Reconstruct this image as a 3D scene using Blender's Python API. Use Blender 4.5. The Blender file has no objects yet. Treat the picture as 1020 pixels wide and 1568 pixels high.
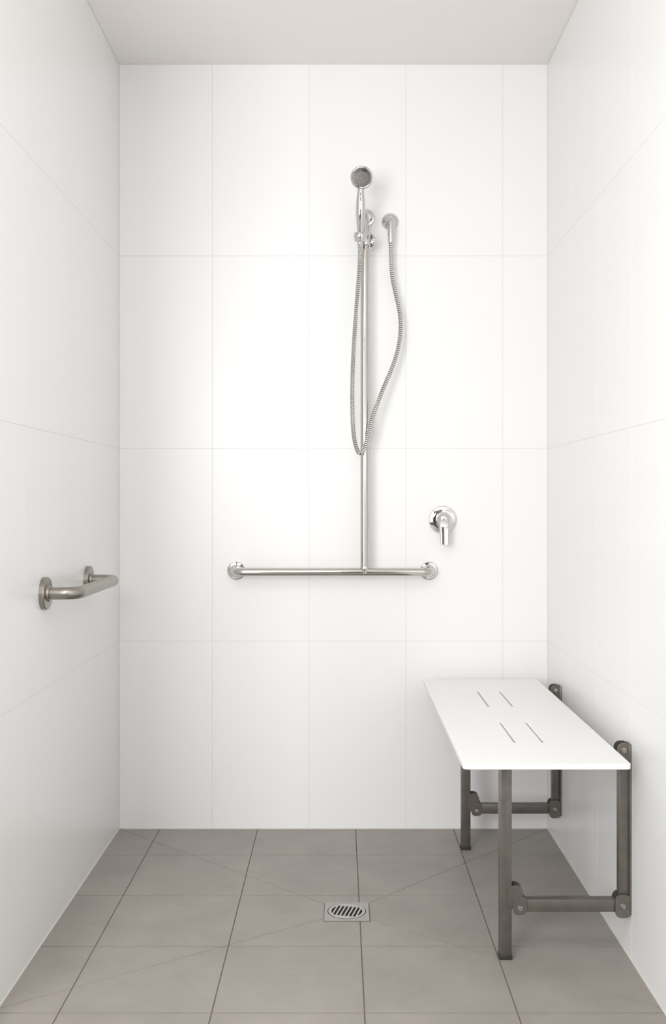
import bpy, bmesh, math
from mathutils import Vector, Matrix

# ------------------------------------------------------------------ layout
D0 = 3.15; F = 1548.5; CZ = 1.019; VX, VY = 520.0, 768.0
XL, XR, ZC = -0.6875, 0.649, 2.382
def P(px, py, off=0.0):
    s = F/(D0-off)
    return Vector(((px-VX)/s, -off, CZ-(py-VY)/s))

scene = bpy.context.scene
scene.view_settings.view_transform = 'Standard'

# ------------------------------------------------------------------ materials
def mat(name, col, rough=0.5, metal=0.0, noise=0.0, nscale=8.0, bump=0.0, bscale=200.0, spec=0.5, coat=0.0, aniso=None):
    m = bpy.data.materials.new(name); m.use_nodes = True
    nt = m.node_tree; b = nt.nodes['Principled BSDF']
    b.inputs['Base Color'].default_value = (*col, 1)
    b.inputs['Roughness'].default_value = rough
    b.inputs['Metallic'].default_value = metal
    b.inputs['Specular IOR Level'].default_value = spec
    b.inputs['Coat Weight'].default_value = coat
    tc = nt.nodes.new('ShaderNodeTexCoord')
    if noise > 0:
        n = nt.nodes.new('ShaderNodeTexNoise'); n.inputs['Scale'].default_value = nscale
        n.inputs['Detail'].default_value = 6; n.inputs['Roughness'].default_value = 0.65
        r = nt.nodes.new('ShaderNodeValToRGB')
        r.color_ramp.elements[0].position = 0.3; r.color_ramp.elements[1].position = 0.7
        r.color_ramp.elements[0].color = (*[c*(1-noise) for c in col], 1)
        r.color_ramp.elements[1].color = (*[min(1, c*(1+noise)) for c in col], 1)
        nt.links.new(tc.outputs['Object'], n.inputs['Vector'])
        nt.links.new(n.outputs['Fac'], r.inputs['Fac'])
        nt.links.new(r.outputs['Color'], b.inputs['Base Color'])
    if bump > 0:
        n2 = nt.nodes.new('ShaderNodeTexNoise'); n2.inputs['Scale'].default_value = bscale
        n2.inputs['Detail'].default_value = 3
        bp = nt.nodes.new('ShaderNodeBump'); bp.inputs['Strength'].default_value = bump
        bp.inputs['Distance'].default_value = 0.001
        if aniso:
            mp = nt.nodes.new('ShaderNodeMapping'); mp.inputs['Scale'].default_value = aniso
            nt.links.new(tc.outputs['Object'], mp.inputs['Vector']); nt.links.new(mp.outputs['Vector'], n2.inputs['Vector'])
        else:
            nt.links.new(tc.outputs['Object'], n2.inputs['Vector'])
        nt.links.new(n2.outputs['Fac'], bp.inputs['Height'])
        nt.links.new(bp.outputs['Normal'], b.inputs['Normal'])
    return m

M_WALL = mat('white_wall_tile', (0.868, 0.870, 0.868), 0.3, noise=0.006, nscale=2, spec=0.4)
M_WGROUT = mat('wall_grout', (0.74, 0.73, 0.71), 0.8, noise=0.02)
M_PAINT = mat('ceiling_paint', (0.90, 0.872, 0.84), 0.9, noise=0.006)
M_REAR = mat('rear_wall_taupe_paint', (0.16, 0.15, 0.14), 0.7, noise=0.02)
M_DOOR = mat('dark_timber_door', (0.04, 0.034, 0.03), 0.45, noise=0.15, nscale=6)
M_FLOOR = mat('grey_floor_tile', (0.330, 0.305, 0.282), 0.5, noise=0.10, nscale=5, bump=0.15, bscale=300, spec=0.35)
M_FGROUT = mat('floor_grout', (0.18, 0.158, 0.138), 0.9, noise=0.1)
M_SIL = mat('silicone', (0.66, 0.64, 0.60), 0.5, noise=0.02)
M_CHROME = mat('chrome', (0.66, 0.66, 0.665), 0.06, 1.0, noise=0.01)
M_STEEL = mat('polished_steel', (0.58, 0.56, 0.53), 0.12, 1.0, noise=0.02)
M_BRUSH = mat('brushed_nickel', (0.34, 0.318, 0.29), 0.30, 1.0, noise=0.04, nscale=40)
M_FRAME = mat('bronze_powder_frame', (0.185, 0.168, 0.152), 0.36, 0.7, noise=0.14, nscale=30, bump=0.1)
M_BOLT = mat('bolt_steel', (0.40, 0.38, 0.36), 0.3, 1.0, noise=0.03)
M_RUB = mat('black_rubber', (0.03, 0.028, 0.026), 0.7, noise=0.05)
M_SEAT = mat('white_seat_plastic', (0.86, 0.86, 0.86), 0.35, noise=0.005)
M_DARK = mat('drain_shade_black', (0.012, 0.011, 0.010), 0.8, noise=0.05)  # black that stands in for the shade inside the drain
M_HOSE = mat('hose_rib_steel', (0.72, 0.71, 0.69), 0.16, 1.0, noise=0.02)
M_GROOVE = mat('hose_groove', (0.08, 0.078, 0.074), 0.4, 0.8, noise=0.05)
M_FACE = mat('spray_face', (0.45, 0.45, 0.455), 0.14, 1.0, noise=0.05)

# ------------------------------------------------------------------ helpers
def obj(name, bm, mats, parent=None, smooth=True, ang=35):
    bmesh.ops.recalc_face_normals(bm, faces=bm.faces)
    me = bpy.data.meshes.new(name); bm.to_mesh(me); bm.free()
    for m in (mats if isinstance(mats, (list, tuple)) else [mats]): me.materials.append(m)
    o = bpy.data.objects.new(name, me); scene.collection.objects.link(o)
    if smooth:
        me.polygons.foreach_set('use_smooth', [True]*len(me.polygons))
        me.set_sharp_from_angle(angle=math.radians(ang))
    if parent: o.parent = parent
    return o
def empty(name):
    o = bpy.data.objects.new(name, None); o.empty_display_size = 0.1
    scene.collection.objects.link(o); return o

def box(name, lo, hi, m, parent=None, bev=0.0, seg=2):
    bm = bmesh.new()
    bmesh.ops.create_cube(bm, size=1)
    for v in bm.verts:
        v.co = Vector([(lo[i]+hi[i])/2 + v.co[i]*(hi[i]-lo[i]) for i in range(3)])
    if bev: bmesh.ops.bevel(bm, geom=bm.edges[:], offset=bev, segments=seg, profile=0.5, affect='EDGES')
    return obj(name, bm, m, parent)

def fillet(pts, r, n=8):
    pts = [Vector(p) for p in pts]; out = [pts[0]]
    for i in range(1, len(pts)-1):
        a, b, c = pts[i-1], pts[i], pts[i+1]
        u = (a-b).normalized(); v = (c-b).normalized()
        th = u.angle(v); t = r/math.tan(th/2)
        c0 = b+(u+v).normalized()*(r/math.sin(th/2))
        s = (b+u*t)-c0; e = (b+v*t)-c0; w = s.angle(e)
        for k in range(n+1):
            f = k/n
            out.append(c0 + (s*math.sin((1-f)*w)+e*math.sin(f*w))/math.sin(w))
    out.append(pts[-1]); return out

def tube(bm, pts, rad, seg=20, mi=None, caps=True):
    n = len(pts); T = []
    for i in range(n):
        T.append((pts[min(i+1, n-1)]-pts[max(i-1, 0)]).normalized())
    up = Vector((0, 0, 1)) if abs(T[0].z) < 0.9 else Vector((1, 0, 0))
    N = (up - T[0]*up.dot(T[0])).normalized(); rings = []
    for i in range(n):
        if i: 
            N = (N - T[i]*N.dot(T[i])).normalized()
        B = T[i].cross(N); r = rad(i) if callable(rad) else rad
        rings.append([bm.verts.new(pts[i]+(N*math.cos(2*math.pi*k/seg)+B*math.sin(2*math.pi*k/seg))*r) for k in range(seg)])
    for i in range(n-1):
        for k in range(seg):
            f = bm.faces.new((rings[i][k], rings[i][(k+1)%seg], rings[i+1][(k+1)%seg], rings[i+1][k]))
            if mi: f.material_index = mi(i)
    if caps:
        bm.faces.new(rings[0]); bm.faces.new(rings[-1])

def lathe(bm, origin, axis, prof, seg=40, mi=None):
    """prof: list of (r, h) along axis"""
    q = Vector((0, 0, 1)).rotation_difference(Vector(axis).normalized()); o = Vector(origin); rings = []
    for r, h in prof:
        if r < 1e-6: rings.append([bm.verts.new(o+q@Vector((0, 0, h)))])
        else: rings.append([bm.verts.new(o+q@Vector((r*math.cos(2*math.pi*k/seg), r*math.sin(2*math.pi*k/seg), h))) for k in range(seg)])
    for i in range(len(rings)-1):
        a, b = rings[i], rings[i+1]
        for k in range(seg):
            k2 = (k+1) % seg
            if len(a) == 1 and len(b) == 1: continue
            if len(a) == 1: f = bm.faces.new((a[0], b[k], b[k2]))
            elif len(b) == 1: f = bm.faces.new((a[k], a[k2], b[0]))
            else: f = bm.faces.new((a[k], a[k2], b[k2], b[k]))
            if mi: f.material_index = mi(i)
def lathe_o(name, origin, axis, prof, m, parent=None, seg=40, ang=35):
    bm = bmesh.new(); lathe(bm, origin, axis, prof, seg); return obj(name, bm, m, parent, ang=ang)

# polygon clipping in 2D: keep side n.p >= d
def clip(poly, n, d):
    out = []; L = len(poly)
    for i in range(L):
        a, b = poly[i], poly[(i+1) % L]
        da = a[0]*n[0]+a[1]*n[1]-d; db = b[0]*n[0]+b[1]*n[1]-d
        if da >= 0: out.append(a)
        if (da >= 0) != (db >= 0):
            t = da/(da-db); out.append((a[0]+(b[0]-a[0])*t, a[1]+(b[1]-a[1])*t))
    return out
def area(p): return abs(sum(p[i][0]*p[(i+1)%len(p)][1]-p[(i+1)%len(p)][0]*p[i][1] for i in range(len(p))))/2

def tiled(name, regions, us, vs, mapf, nrm, gap, mats, back=0.02, rel=0.0012, extra=None):
    """regions: list of (poly, [(n,d) half planes with own gap])"""
    bm = bmesh.new()
    for poly, planes in regions:
        for i in range(len(us)-1):
            for j in range(len(vs)-1):
                p = poly
                g0 = gap/2
                for n, d in (((1, 0), us[i]+(g0 if i else 0)), ((-1, 0), -(us[i+1]-(g0 if i < len(us)-2 else 0))),
                             ((0, 1), vs[j]+(g0 if j else 0)), ((0, -1), -(vs[j+1]-(g0 if j < len(vs)-2 else 0)))):
                    p = clip(p, n, d)
                    if len(p) < 3: break
                if len(p) < 3: continue
                for n, d in planes:
                    p = clip(p, n, d)
                    if len(p) < 3: break
                if len(p) < 3 or area(p) < 1e-6: continue
                q = []
                for a in p:
                    if not q or (a[0]-q[-1][0])**2+(a[1]-q[-1][1])**2 > 1e-10: q.append(a)
                if len(q) > 2 and (q[0][0]-q[-1][0])**2+(q[0][1]-q[-1][1])**2 < 1e-10: q.pop()
                if len(q) < 3: continue
                top = [bm.verts.new(mapf(a[0], a[1])) for a in q]
                bot = [bm.verts.new(mapf(a[0], a[1])-nrm*(rel+0.004)) for a in q]
                bm.faces.new(top); bm.faces.new(bot[::-1])
                for k in range(len(q)):
                    bm.faces.new((top[k], bot[k], bot[(k+1) % len(q)], top[(k+1) % len(q)]))
    # grout bed slab
    u0, u1, v0, v1 = us[0], us[-1], vs[0], vs[-1]
    A = [(u0, v0), (u1, v0), (u1, v1), (u0, v1)]
    top = [bm.verts.new(mapf(*a)-nrm*rel) for a in A]; bot = [bm.verts.new(mapf(*a)-nrm*back) for a in A]
    fs = [bm.faces.new(top), bm.faces.new(bot[::-1])]
    for k in range(4): fs.append(bm.faces.new((top[k], bot[k], bot[(k+1) % 4], top[(k+1) % 4])))
    for f in fs: f.material_index = 1
    return obj(name, bm, mats, smooth=False)

YF = -4.4   # room depth toward and behind the camera
# ------------------------------------------------------------------ floor (with falls cut to the drain)
DX, DY = 0.018, -0.641
YS = -1.118
us = [-2.4, -2.085, -1.78, -1.475, -1.17, -0.865, -0.56, -0.255, 0.05, 0.355, XR]
vs = sorted([0.0] + [-0.235-0.30*k for k in range(14) if -0.235-0.30*k > YF+0.05] + [YF])
corn = [(XL, 0.0), (XR, 0.0), (XR, YS), (XL, YS)]
regions = []
dg = 0.0009
for i in range(4):
    a, b = corn[i], corn[(i+1) % 4]; tri = [(DX, DY), a, b]
    pl = []
    cx = (DX+a[0]+b[0])/3; cy = (DY+a[1]+b[1])/3
    for c in (a, b):
        ex, ey = c[0]-DX, c[1]-DY; l = math.hypot(ex, ey); n = (-ey/l, ex/l); d = n[0]*DX+n[1]*DY
        if n[0]*cx+n[1]*cy < d: n = (-n[0], -n[1]); d = -d
        pl.append((n, d+dg))
    regions.append((tri, pl))
regions.append(([(XL, YF), (XR, YF), (XR, YS-0.0), (XL, YS-0.0)], []))
regions.append(([(-2.4, YF), (XL, YF), (XL, -1.25), (-2.4, -1.25)], []))
tiled('floor', regions, us, vs, lambda u, v: Vector((u, v, 0)), Vector((0, 0, 1)), 0.0030, [M_FLOOR, M_FGROUT], back=0.06, rel=0.0012)

# ------------------------------------------------------------------ walls
zs = [0, 0.584, 1.184, 1.784, ZC]
bx = [XL, -0.3967, -0.0950, 0.2067, 0.5086, XR]
tiled('wall_back', [([(XL, 0), (XR, 0), (XR, ZC), (XL, ZC)], [])], bx, zs, lambda u, v: Vector((u, 0, v)), Vector((0, -1, 0)), 0.0016, [M_WALL, M_WGROUT], back=0.1, rel=0.0006)
tiled('wall_left', [([(-1.25, 0), (0, 0), (0, ZC), (-1.25, ZC)], [])], [-1.25, -0.934, -0.632, -0.33, 0], zs, lambda u, v: Vector((XL, u, v)), Vector((1, 0, 0)), 0.0013, [M_WALL, M_WGROUT], back=0.1, rel=0.0004)
ry = sorted([0]+[-0.303-0.302*k for k in range(13)]+[YF])
tiled('wall_right', [([(YF, 0), (0, 0), (0, ZC), (YF, ZC)], [])], ry, zs, lambda u, v: Vector((XR, u, v)), Vector((-1, 0, 0)), 0.0012, [M_WALL, M_WGROUT], back=0.1, rel=0.0003)
box('wall_front_return', (-2.4, -1.25, 0), (XL-0.1, -1.15, ZC), M_WALL)
box('wall_rear', (-2.4, YF-0.1, 0), (XR+0.1, YF, ZC), M_REAR)
dd = empty('door_1')
box('door_leaf', (-0.42, YF, 0.005), (0.42, YF+0.04, 2.04), M_DOOR, dd, 0.003)
box('door_jamb_1', (-0.49, YF, 0.0), (-0.425, YF+0.05, 2.11), M_WALL, dd, 0.003)
box('door_jamb_2', (0.425, YF, 0.0), (0.49, YF+0.05, 2.11), M_WALL, dd, 0.003)
box('door_head', (-0.425, YF, 2.045), (0.425, YF+0.05, 2.11), M_WALL, dd, 0.003)
box('ceiling', (-2.4, YF, ZC), (XR+0.1, 0.1, ZC+0.08), M_PAINT)

def strip(name, a, b, r=0.0020):
    bm = bmesh.new(); tube(bm, [Vector(a), Vector(b)], r, 8); obj(name, bm, M_SIL)
strip('trim_1', (XL, -0.0, 0.004), (XL, -0.0, ZC-.004))
strip('trim_2', (XR, -0.0, 0.004), (XR, -0.0, ZC-.004), 0.0014)
strip('trim_3', (XL, 0, ZC), (XR, 0, ZC))
strip('trim_4', (XL, 0, 0.0), (XR, 0, 0.0), 0.0025)
strip('trim_5', (XL, 0, 0.0), (XL, -1.25, 0.0), 0.0025)
strip('trim_6', (XR, 0, 0.0), (XR, -2.5, 0.0), 0.0025)
strip('trim_7', (XL, 0, ZC), (XL, -1.25, ZC))
strip('trim_8', (XR, 0, ZC), (XR, -2.5, ZC))

# ------------------------------------------------------------------ flange helper
def flange(name, o, ax, r, parent, m, th=0.006, tr=0.0135):
    lathe_o(name, o, ax, [(0, 0), (r, 0), (r, th*0.7), (r-0.002, th), (r*0.72, th*1.15), (tr+0.004, th*1.6), (tr+0.001, th*2.4), (0, th*2.4)], m, parent, 48, 25)

# ------------------------------------------------------------------ T grab rail with riser
rail = empty('shower_grab_rail')
OF = 0.066
pl = P(362, 875); pr = P(657, 872); zr = (pl.z+pr.z)/2-0.0005
bm = bmesh.new()
tube(bm, fillet([(pl.x, 0, zr), (pl.x, -OF, zr), (pr.x, -OF, zr), (pr.x, 0, zr)], 0.030, 10), 0.0128, 24)
obj('horizontal_bar', bm, M_STEEL, rail)
rx = P(558.5, 600, OF).x; zt = P(0, 334).z
bm = bmesh.new()
tube(bm, fillet([(rx, -OF, zr), (rx, -OF, zt), (rx, 0, zt)], 0.032, 12), 0.0132, 24)
obj('riser_bar', bm, M_STEEL, rail)
lathe_o('tee_joint', (rx, -OF, zr), (0, 0, 1), [(0.0134, -0.004), (0.0150, 0.010), (0.0146, 0.018), (0.0132, 0.020)], M_STEEL, rail, 32)
flange('flange_1', (pl.x, 0, zr), (0, -1, 0), 0.0275, rail, M_CHROME)
flange('flange_2', (pr.x, 0, zr), (0, -1, 0), 0.0275, rail, M_CHROME)
flange('flange_3', (rx+0.006, 0, zt), (0, -1, 0), 0.0275, rail, M_CHROME)

# ------------------------------------------------------------------ hand shower
hs = empty('hand_shower')
# slider on the riser
zsld = P(0, 366, OF).z
lathe_o('slider_collar', (rx, -OF, zsld-0.022), (0, 0, 1), [(0.0134, 0), (0.019, 0.001), (0.020, 0.004), (0.020, 0.038), (0.019, 0.042), (0.0134, 0.043)], M_CHROME, hs, 32)
lathe_o('slider_knob', (rx+0.012, -OF+0.006, zsld-0.006), (0.75, 0.3, 0), [(0.009, 0), (0.010, 0.003), (0.021, 0.005), (0.023, 0.009), (0.021, 0.013), (0, 0.015)], M_CHROME, hs, 40)
hb = P(551.5, 372, 0.112); ht = P(552.5, 292, 0.150)
lathe_o('cradle_arm', (rx, -OF-0.012, zsld+0.004), (hb+(ht-hb)*0.12-Vector((rx, -OF-0.012, zsld+0.004))), [(0.013, 0), (0.012, 0.01), (0.014, 0.03), (0, 0.032)], M_CHROME, hs, 32)
ax = (ht-hb)
c0 = hb+ax*0.02
lathe_o('cradle_cup', c0, ax, [(0.0125, 0), (0.0175, 0.001), (0.0195, 0.008), (0.0205, 0.016), (0.0195, 0.024), (0.0170, 0.028), (0.0125, 0.0285)], M_CHROME, hs, 40)
bm = bmesh.new()
pts = []; rr = []
hp = [(hb, 0.0085), (hb+ax*0.12, 0.0090), (hb+ax*0.3, 0.0110), (hb+ax*0.55, 0.0145), (hb+ax*0.78, 0.0140), (hb+ax*0.97, 0.0105)]
head_c = P(554, 272, 0.170)
hp += [(P(553.3, 284, 0.150), 0.0095), (P(553.8, 277, 0.150), 0.010)]
def cr(a, b, c, d, t):
    return 0.5*((2*b)+(c-a)*t+(2*a-5*b+4*c-d)*t*t+(3*b-a-3*c+d)*t**3)
for i in range(len(hp)-1):
    a = hp[max(i-1, 0)]; b = hp[i]; c = hp[i+1]; d = hp[min(i+2, len(hp)-1)]
    for k in range(6):
        t = k/6
        pts.append(Vector([cr(a[0][j], b[0][j], c[0][j], d[0][j], t) for j in range(3)])); rr.append(cr(a[1], b[1], c[1], d[1], t))
pts.append(hp[-1][0]); rr.append(hp[-1][1])
tube(bm, pts, lambda i: rr[i], 28)
obj('handle', bm, M_CHROME, hs, ang=60)
hn = Vector((-0.06, -0.86, -0.42)).normalized()
R = 0.0335
lathe_o('head_body', head_c-hn*0.022, hn, [(0, -0.003), (0.010, -0.002), (0.020, 0.003), (0.029, 0.010), (R, 0.018), (R, 0.023), (R-0.003, 0.0255), (R-0.006, 0.0245)], M_CHROME, hs, 48, 60)
lathe_o('spray_face', head_c+hn*0.0022, hn, [(R-0.0055, -0.002), (R-0.007, 0.001), (0.018, 0.0018), (0.0175, 0.0008), (0.0155, 0.0008), (0.015, 0.0024), (0, 0.003)], M_FACE, hs, 48)
q = Vector((0, 0, 1)).rotation_difference(hn)
bm = bmesh.new()
for ring, cnt in ((0.022, 18), (0.0115, 10), (0.006, 5)):
    for k in range(cnt):
        a = 2*math.pi*k/cnt
        lathe(bm, head_c+hn*0.0034+q@Vector((ring*math.cos(a), ring*math.sin(a), 0)), hn, [(0.0014, -0.001), (0.0012, 0.0022), (0, 0.0024)], 8)
obj('spray_nozzles', bm, M_RUB, hs)

# hose
ctrl = [(551.5, 370, .112), (551, 400, .110), (547.5, 450, .106), (543, 510, .104), (540, 570, .102), (539.5, 625, .100), (541.5, 665, .098),
        (546, 687, .096), (551.5, 694, .094), (558, 686, .090), (565, 662, .086), (573, 632, .080), (586, 598, .070), (600, 565, .060), (609.5, 535, .052), (613.5, 505, .047),
        (612, 478, .042), (606, 450, .038), (601, 425, .036), (599, 395, .036), (598.5, 366, .036)]
W = [P(*c) for c in ctrl]; dense = []
for i in range(len(W)-1):
    a, b, c, d = W[max(i-1, 0)], W[i], W[i+1], W[min(i+2, len(W)-1)]
    for k in range(40): dense.append(cr(a, b, c, d, k/40))
dense.append(W[-1])
# resample
step = 0.0015; res = [dense[0]]; acc = 0
for i in range(1, len(dense)):
    seg = dense[i]-dense[i-1]; L = seg.length; pos = 0
    while acc+(L-pos) >= step:
        pos += step-acc; acc = 0; res.append(dense[i-1]+seg*(pos/L))
    acc += L-pos
bm = bmesh.new()
tube(bm, res, lambda i: (0.0062, 0.0070, 0.0070, 0.0062)[i % 4], 14, mi=lambda i: 1 if i % 4 == 3 else 0)
obj('shower_hose', bm, [M_HOSE, M_GROOVE], hs, ang=20)
lathe_o('hose_nut_1', hb, -ax, [(0, 0.0), (0.0085, 0), (0.0085, 0.012), (0.0078, 0.016), (0.0074, 0.024), (0, 0.024)], M_CHROME, hs, 20)
we = W[-1]
lathe_o('hose_nut_2', we+Vector((0, 0, -0.012)), (0, 0, 1), [(0, 0), (0.0078, 0), (0.0082, 0.006), (0.0092, 0.010), (0.0092, 0.022), (0, 0.022)], M_CHROME, hs, 20)

# wall outlet
wo = empty('shower_wall_outlet')
oc = P(597.5, 340)
lathe_o('outlet_plate', oc, (0, -1, 0), [(0, 0), (0.0265, 0), (0.0265, 0.004), (0.024, 0.009), (0.015, 0.013), (0.012, 0.016), (0, 0.016)], M_CHROME, wo, 48, 60)
bm = bmesh.new()
tube(bm, fillet([oc+Vector((0, -0.01, 0)), (we.x, -0.036, oc.z), (we.x, -0.036, we.z+0.010)], 0.012, 8), 0.0105, 24)
obj('outlet_elbow', bm, M_CHROME, wo)

# ------------------------------------------------------------------ mixer
mx = empty('shower_mixer')
mc = P(678, 796)
lathe_o('mixer_plate', mc, (0, -1, 0), [(0, 0), (0.0435, 0), (0.0435, 0.004), (0.041, 0.008), (0.032, 0.0105), (0.026, 0.0110), (0, 0.0110)], M_CHROME, mx, 64, 30)
lathe_o('mixer_body', mc+Vector((0, -0.010, 0.002)), (0, -1, 0), [(0.0225, 0), (0.0225, 0.024), (0.0205, 0.034), (0.014, 0.041), (0, 0.043)], M_CHROME, mx, 48, 60)
# lever: tapered bar
bm = bmesh.new()
secs = [(0.016, -0.030, 0.0130, 0.010), (0.0, -0.046, 0.0165, 0.008), (-0.028, -0.052, 0.0150, 0.006), (-0.060, -0.056, 0.0140, 0.0045), (-0.075, -0.058, 0.0125, 0.0038)]
rings = []
for z, y, hw, hh in secs:
    rg = []
    for k in range(20):
        a = 2*math.pi*k/20; ca, sa = math.cos(a), math.sin(a)
        sx = math.copysign(abs(ca)**0.5, ca)*hw; sy = math.copysign(abs(sa)**0.6, sa)*hh
        rg.append(bm.verts.new(mc+Vector((sx, y+sy, z))))
    rings.append(rg)
for i in range(len(rings)-1):
    for k in range(20): bm.faces.new((rings[i][k], rings[i][(k+1)%20], rings[i+1][(k+1)%20], rings[i+1][k]))
bm.faces.new(rings[0]); bm.faces.new(rings[-1])
obj('mixer_lever', bm, M_CHROME, mx, ang=50)

# ------------------------------------------------------------------ left wall grab bar
gb = empty('wall_grab_bar')
y1, y2, zg = -0.805, -0.400, 0.806
bm = bmesh.new()
tube(bm, fillet([(XL, y1, zg), (XL+0.078, y1, zg), (XL+0.078, y2, zg), (XL, y2, zg)], 0.034, 12), 0.0145, 28)
obj('bar', bm, M_BRUSH, gb)
for i, y in enumerate((y1, y2)):
    lathe_o('flange_%d' % (i+1), (XL, y, zg), (1, 0, 0), [(0, 0), (0.038, 0), (0.038, 0.009), (0.0365, 0.0115), (0.020, 0.0125), (0.018, 0.017), (0.0145, 0.018), (0, 0.018)], M_BRUSH, gb, 48, 30)

# ------------------------------------------------------------------ folding shower seat
st = empty('folding_shower_seat')
sx0, sx1 = 0.256, 0.606; sy0, sy1 = -(D0-2.095), -(D0-3.097); sz = 0.475; th = 0.012
xs = [sx0, 0.3945, 0.3985, 0.4580, 0.4620, sx1]
ys = [sy0, -(D0-2.283), -(D0-2.506), -(D0-2.683), -(D0-2.915), sy1]
bm = bmesh.new()
V = [[bm.verts.new((x, y, sz)) for y in ys] for x in xs]
for i in range(5):
    for j in range(5):
        if i in (1, 3) and j in (1, 3): continue
        bm.faces.new((V[i][j], V[i+1][j], V[i+1][j+1], V[i][j+1]))
ret = bmesh.ops.extrude_face_region(bm, geom=bm.faces[:])
for v in [g for g in ret['geom'] if isinstance(g, bmesh.types.BMVert)]: v.co.z -= th
corner = [e for e in bm.edges if abs(e.verts[0].co.z-e.verts[1].co.z) > th*0.9 and
          min(abs(e.verts[0].co.x-sx0), abs(e.verts[0].co.x-sx1)) < 1e-5 and min(abs(e.verts[0].co.y-sy0), abs(e.verts[0].co.y-sy1)) < 1e-5]
bmesh.ops.bevel(bm, geom=corner, offset=0.010, segments=5, profile=0.5, affect='EDGES')
seat = obj('seat_panel', bm, M_SEAT, st)
bv = seat.modifiers.new('edge', 'BEVEL'); bv.width = 0.0022; bv.segments = 3; bv.limit_method = 'ANGLE'; bv.angle_limit = math.radians(50)

def bolt(name, o, axis):
    lathe_o(name, o, axis, [(0, 0), (0.0072, 0), (0.0072, 0.0012), (0.0058, 0.0030), (0.0028, 0.0036), (0.0026, 0.0016), (0, 0.0016)], M_BOLT, st, 20)
def plate(name, x0, z0, w, h, y, t, r=None):
    """rounded plate in XZ plane, facing -y"""
    bm = bmesh.new(); r = r or min(w, h)*0.45
    pts = []
    for cx, cz, a0 in ((x0+w-r, z0+h-r, 0), (x0+r, z0+h-r, 90), (x0+r, z0+r, 180), (x0+w-r, z0+r, 270)):
        for k in range(7):
            a = math.radians(a0+15*k); pts.append((cx+r*math.cos(a), cz+r*math.sin(a)))
    A = [bm.verts.new((p[0], y, p[1])) for p in pts]; B = [bm.verts.new((p[0], y+t, p[1])) for p in pts]
    bm.faces.new(A); bm.faces.new(B[::-1]); L = len(A)
    for k in range(L): bm.faces.new((A[k], B[k], B[(k+1) % L], A[(k+1) % L]))
    return obj(name, bm, M_FRAME, st, smooth=False)

for n, yc in ((1, -0.890), (2, -0.182)):
    hw = 0.0125
    lx = 0.370
    # leg
    box('leg_%d' % n, (lx-0.0135, yc-hw, 0.010), (lx+0.0135, yc+hw, sz-th-0.018), M_FRAME, st, 0.002)
    box('foot_%d' % n, (lx-0.0145, yc-hw-0.001, 0.0), (lx+0.0145, yc+hw+0.001, 0.012), M_RUB, st, 0.002)
    # seat bearer under panel
    box('bearer_%d' % n, (0.290, yc-hw, sz-th-0.020), (XR-0.016, yc+hw, sz-th), M_FRAME, st, 0.002)
    # lower arm
    box('lower_arm_%d' % n, (lx+0.022, yc-hw+0.001, 0.106), (XR-0.018, yc+hw-0.001, 0.134), M_FRAME, st, 0.002)
    # wall upright
    box('wall_upright_%d' % n, (XR-0.027, yc-hw+0.002, 0.118), (XR-0.004, yc+hw-0.002, 0.466), M_FRAME, st, 0.002)
    box('wall_plate_%d' % n, (XR-0.005, yc-0.016, 0.100), (XR, yc+0.016, 0.480), M_FRAME, st, 0.0015)
    for s, tag in ((-1, 'a'), (1, 'b')):
        yy = yc-hw-0.003 if s < 0 else yc+hw
        plate('hinge_wall_low_%d%s' % (n, tag), XR-0.036, 0.094, 0.034, 0.052, yy, 0.003, 0.013)
        plate('hinge_wall_top_%d%s' % (n, tag), XR-0.032, 0.440, 0.031, 0.042, yy, 0.003, 0.013)
        plate('hinge_leg_%d%s' % (n, tag), lx+0.016, 0.101, 0.030, 0.040, yy, 0.003, 0.010)
        yl = yc-hw-0.0015 if s < 0 else yc+hw-0.0005
        plate('leg_lug_%d%s' % (n, tag), lx+0.004, 0.116, 0.034, 0.050, yl, 0.002, 0.015)
    yb = yc-hw-0.003
    bolt('bolt_%d_1' % n, (XR-0.019, yb, 0.120), (0, -1, 0))
    bolt('bolt_%d_2' % n, (XR-0.017, yb, 0.466), (0, -1, 0))
    bolt('bolt_%d_3' % n, (lx+0.032, yb, 0.115), (0, -1, 0))
box('seat_rail_1', (0.325, -0.985, sz-th-0.018), (0.345, -0.10, sz-th-0.0005), M_FRAME, st, 0.002)
box('seat_rail_2', (0.560, -0.985, sz-th-0.018), (0.580, -0.10, sz-th-0.0005), M_FRAME, st, 0.002)

# ------------------------------------------------------------------ floor drain
dr = empty('floor_drain')
hwd = 0.055; rh = 0.0480; N = 64
bm = bmesh.new()
def sq(a, h=None):
    h = h or hwd
    c, s = math.cos(a), math.sin(a); k = h/max(abs(c), abs(s)); return (DX+c*k, DY+s*k)
zt_ = 0.0030
o_t = [bm.verts.new((*sq(2*math.pi*(k+0)/N), zt_)) for k in range(N)]
o_b = [bm.verts.new((*sq(2*math.pi*(k+0)/N), 0.0)) for k in range(N)]
i_t = [bm.verts.new((DX+rh*math.cos(2*math.pi*k/N), DY+rh*math.sin(2*math.pi*k/N), zt_)) for k in range(N)]
i_b = [bm.verts.new((DX+rh*math.cos(2*math.pi*k/N), DY+rh*math.sin(2*math.pi*k/N), 0.0004)) for k in range(N)]
for k in range(N):
    k2 = (k+1) % N
    bm.faces.new((o_t[k], o_t[k2], i_t[k2], i_t[k])); bm.faces.new((o_b[k], o_b[k2], o_t[k2], o_t[k])); bm.faces.new((i_t[k], i_t[k2], i_b[k2], i_b[k]))
M_DRAIN = mat('satin_steel_drain', (0.50, 0.485, 0.47), 0.3, 0.9, noise=0.04, nscale=60)
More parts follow.
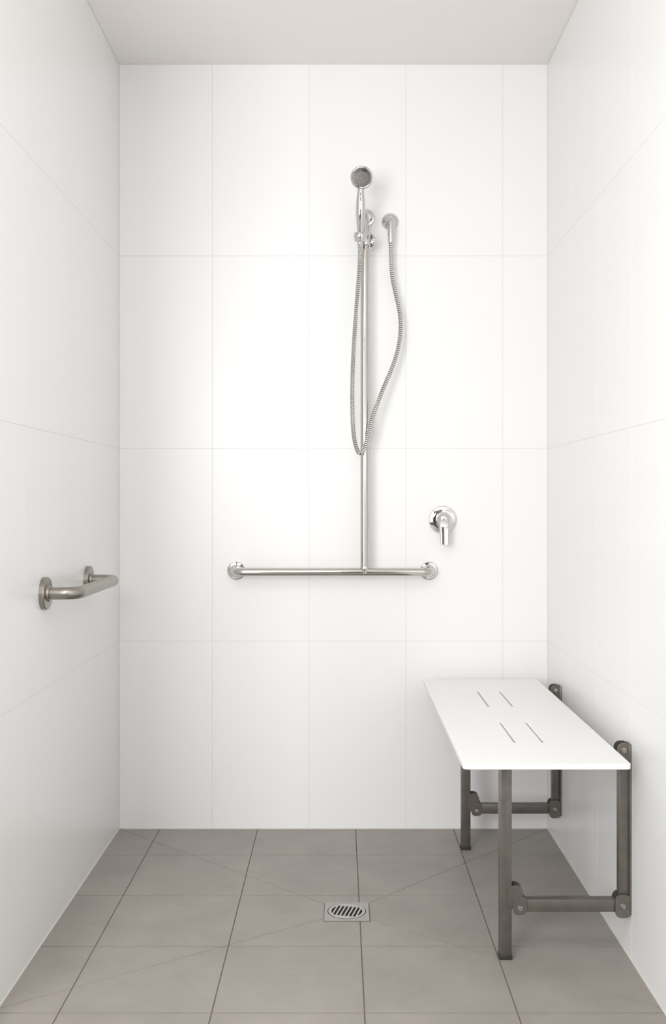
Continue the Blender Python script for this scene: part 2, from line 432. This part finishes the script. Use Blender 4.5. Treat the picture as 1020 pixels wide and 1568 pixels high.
M_DRAINF = mat('drain_frame_steel', (0.40, 0.38, 0.355), 0.45, 0.3, noise=0.06, nscale=60)
obj('drain_frame', bm, M_DRAINF, dr, ang=20)
box('drain_gap', (DX-hwd-0.0022, DY-hwd-0.0030, 0.0), (DX+hwd+0.0022, DY+hwd+0.0030, 0.0005), M_FGROUT, dr)
lathe_o('drain_shade_disc', (DX, DY, 0.0004), (0, 0, 1), [(0, 0), (rh, 0), (rh, 0.0003), (0, 0.0003)], M_DARK, dr, 48)  # flat disc under the grate; the recess's shade is painted as black
RI = 0.0385
lathe_o('grate_ring', (DX, DY, 0.0008), (0, 0, 1), [(rh-0.0020, 0), (rh-0.0020, 0.0024), (RI, 0.0024), (RI, 0)], M_DRAIN, dr, 64)
bm = bmesh.new(); A = math.radians(76)
ux, uy = math.cos(A), math.sin(A); nx, ny = -uy, ux
pitch = 0.0100; R2 = RI+0.0004
circ = [(R2*math.cos(2*math.pi*j/48), R2*math.sin(2*math.pi*j/48)) for j in range(48)]
def slab(p):
    if len(p) < 3: return
    t = [bm.verts.new((DX+a[0], DY+a[1], 0.0031)) for a in p]; b = [bm.verts.new((DX+a[0], DY+a[1], 0.0009)) for a in p]
    bm.faces.new(t); bm.faces.new(b[::-1])
    for j in range(len(p)): bm.faces.new((t[j], b[j], b[(j+1) % len(p)], t[(j+1) % len(p)]))
w2 = 0.0021
for k in range(-4, 5):
    c = k*pitch
    p = clip(clip(circ, (nx, ny), c-w2), (-nx, -ny), -(c+w2))
    slab(clip(clip(p, (ux, uy), -0.0290), (-ux, -uy), -0.0290) if len(p) > 2 else p)
for s in (1, -1): slab(clip(circ, (ux*s, uy*s), 0.0290))
obj('grate_slats', bm, M_DRAIN, dr, smooth=False)

# ------------------------------------------------------------------ lights
def arealight(name, loc, target, sx, sy, power, col=(1, 1, 1)):
    l = bpy.data.lights.new(name, 'AREA'); l.shape = 'RECTANGLE'; l.size = sx; l.size_y = sy; l.energy = power; l.color = col
    o = bpy.data.objects.new(name, l); scene.collection.objects.link(o); o.location = loc
    o.rotation_euler = (Vector(target)-Vector(loc)).to_track_quat('-Z', 'Y').to_euler(); return o
arealight('window_light', (-1.35, -4.0, 1.40), (0.1, 0, 1.1), 1.0, 1.7, 62, (0.99, 0.995, 1.0))
arealight('added_overhead_fill', (-0.3, -2.6, ZC-0.02), (-0.3, -2.6, 0), 0.9, 0.6, 10, (1.0, 0.98, 0.95))  # unseen overhead lamp, added as soft fill for the enclosed room
arealight('added_ceiling_fill', (-0.3, -3.4, 1.45), (0.0, -1.9, ZC+0.1), 0.5, 0.5, 17, (1.0, 0.99, 0.98))  # unseen lamp added behind the camera, aimed up to brighten the ceiling
w = bpy.data.worlds.new('World'); scene.world = w; w.use_nodes = True
w.node_tree.nodes['Background'].inputs['Color'].default_value = (0.99, 0.995, 1.0, 1)
w.node_tree.nodes['Background'].inputs['Strength'].default_value = 1.1

# ------------------------------------------------------------------ camera
cam = bpy.data.cameras.new('camera'); co = bpy.data.objects.new('camera', cam); scene.collection.objects.link(co)
co.location = (0, -D0, CZ); co.rotation_euler = (math.radians(90), 0, 0)
cam.sensor_fit = 'VERTICAL'; cam.sensor_height = 36; cam.sensor_width = 24; cam.lens = 36*F/1568
cam.shift_x = -10/1568; cam.shift_y = -16/1568
cam.clip_start = 0.01
scene.camera = co
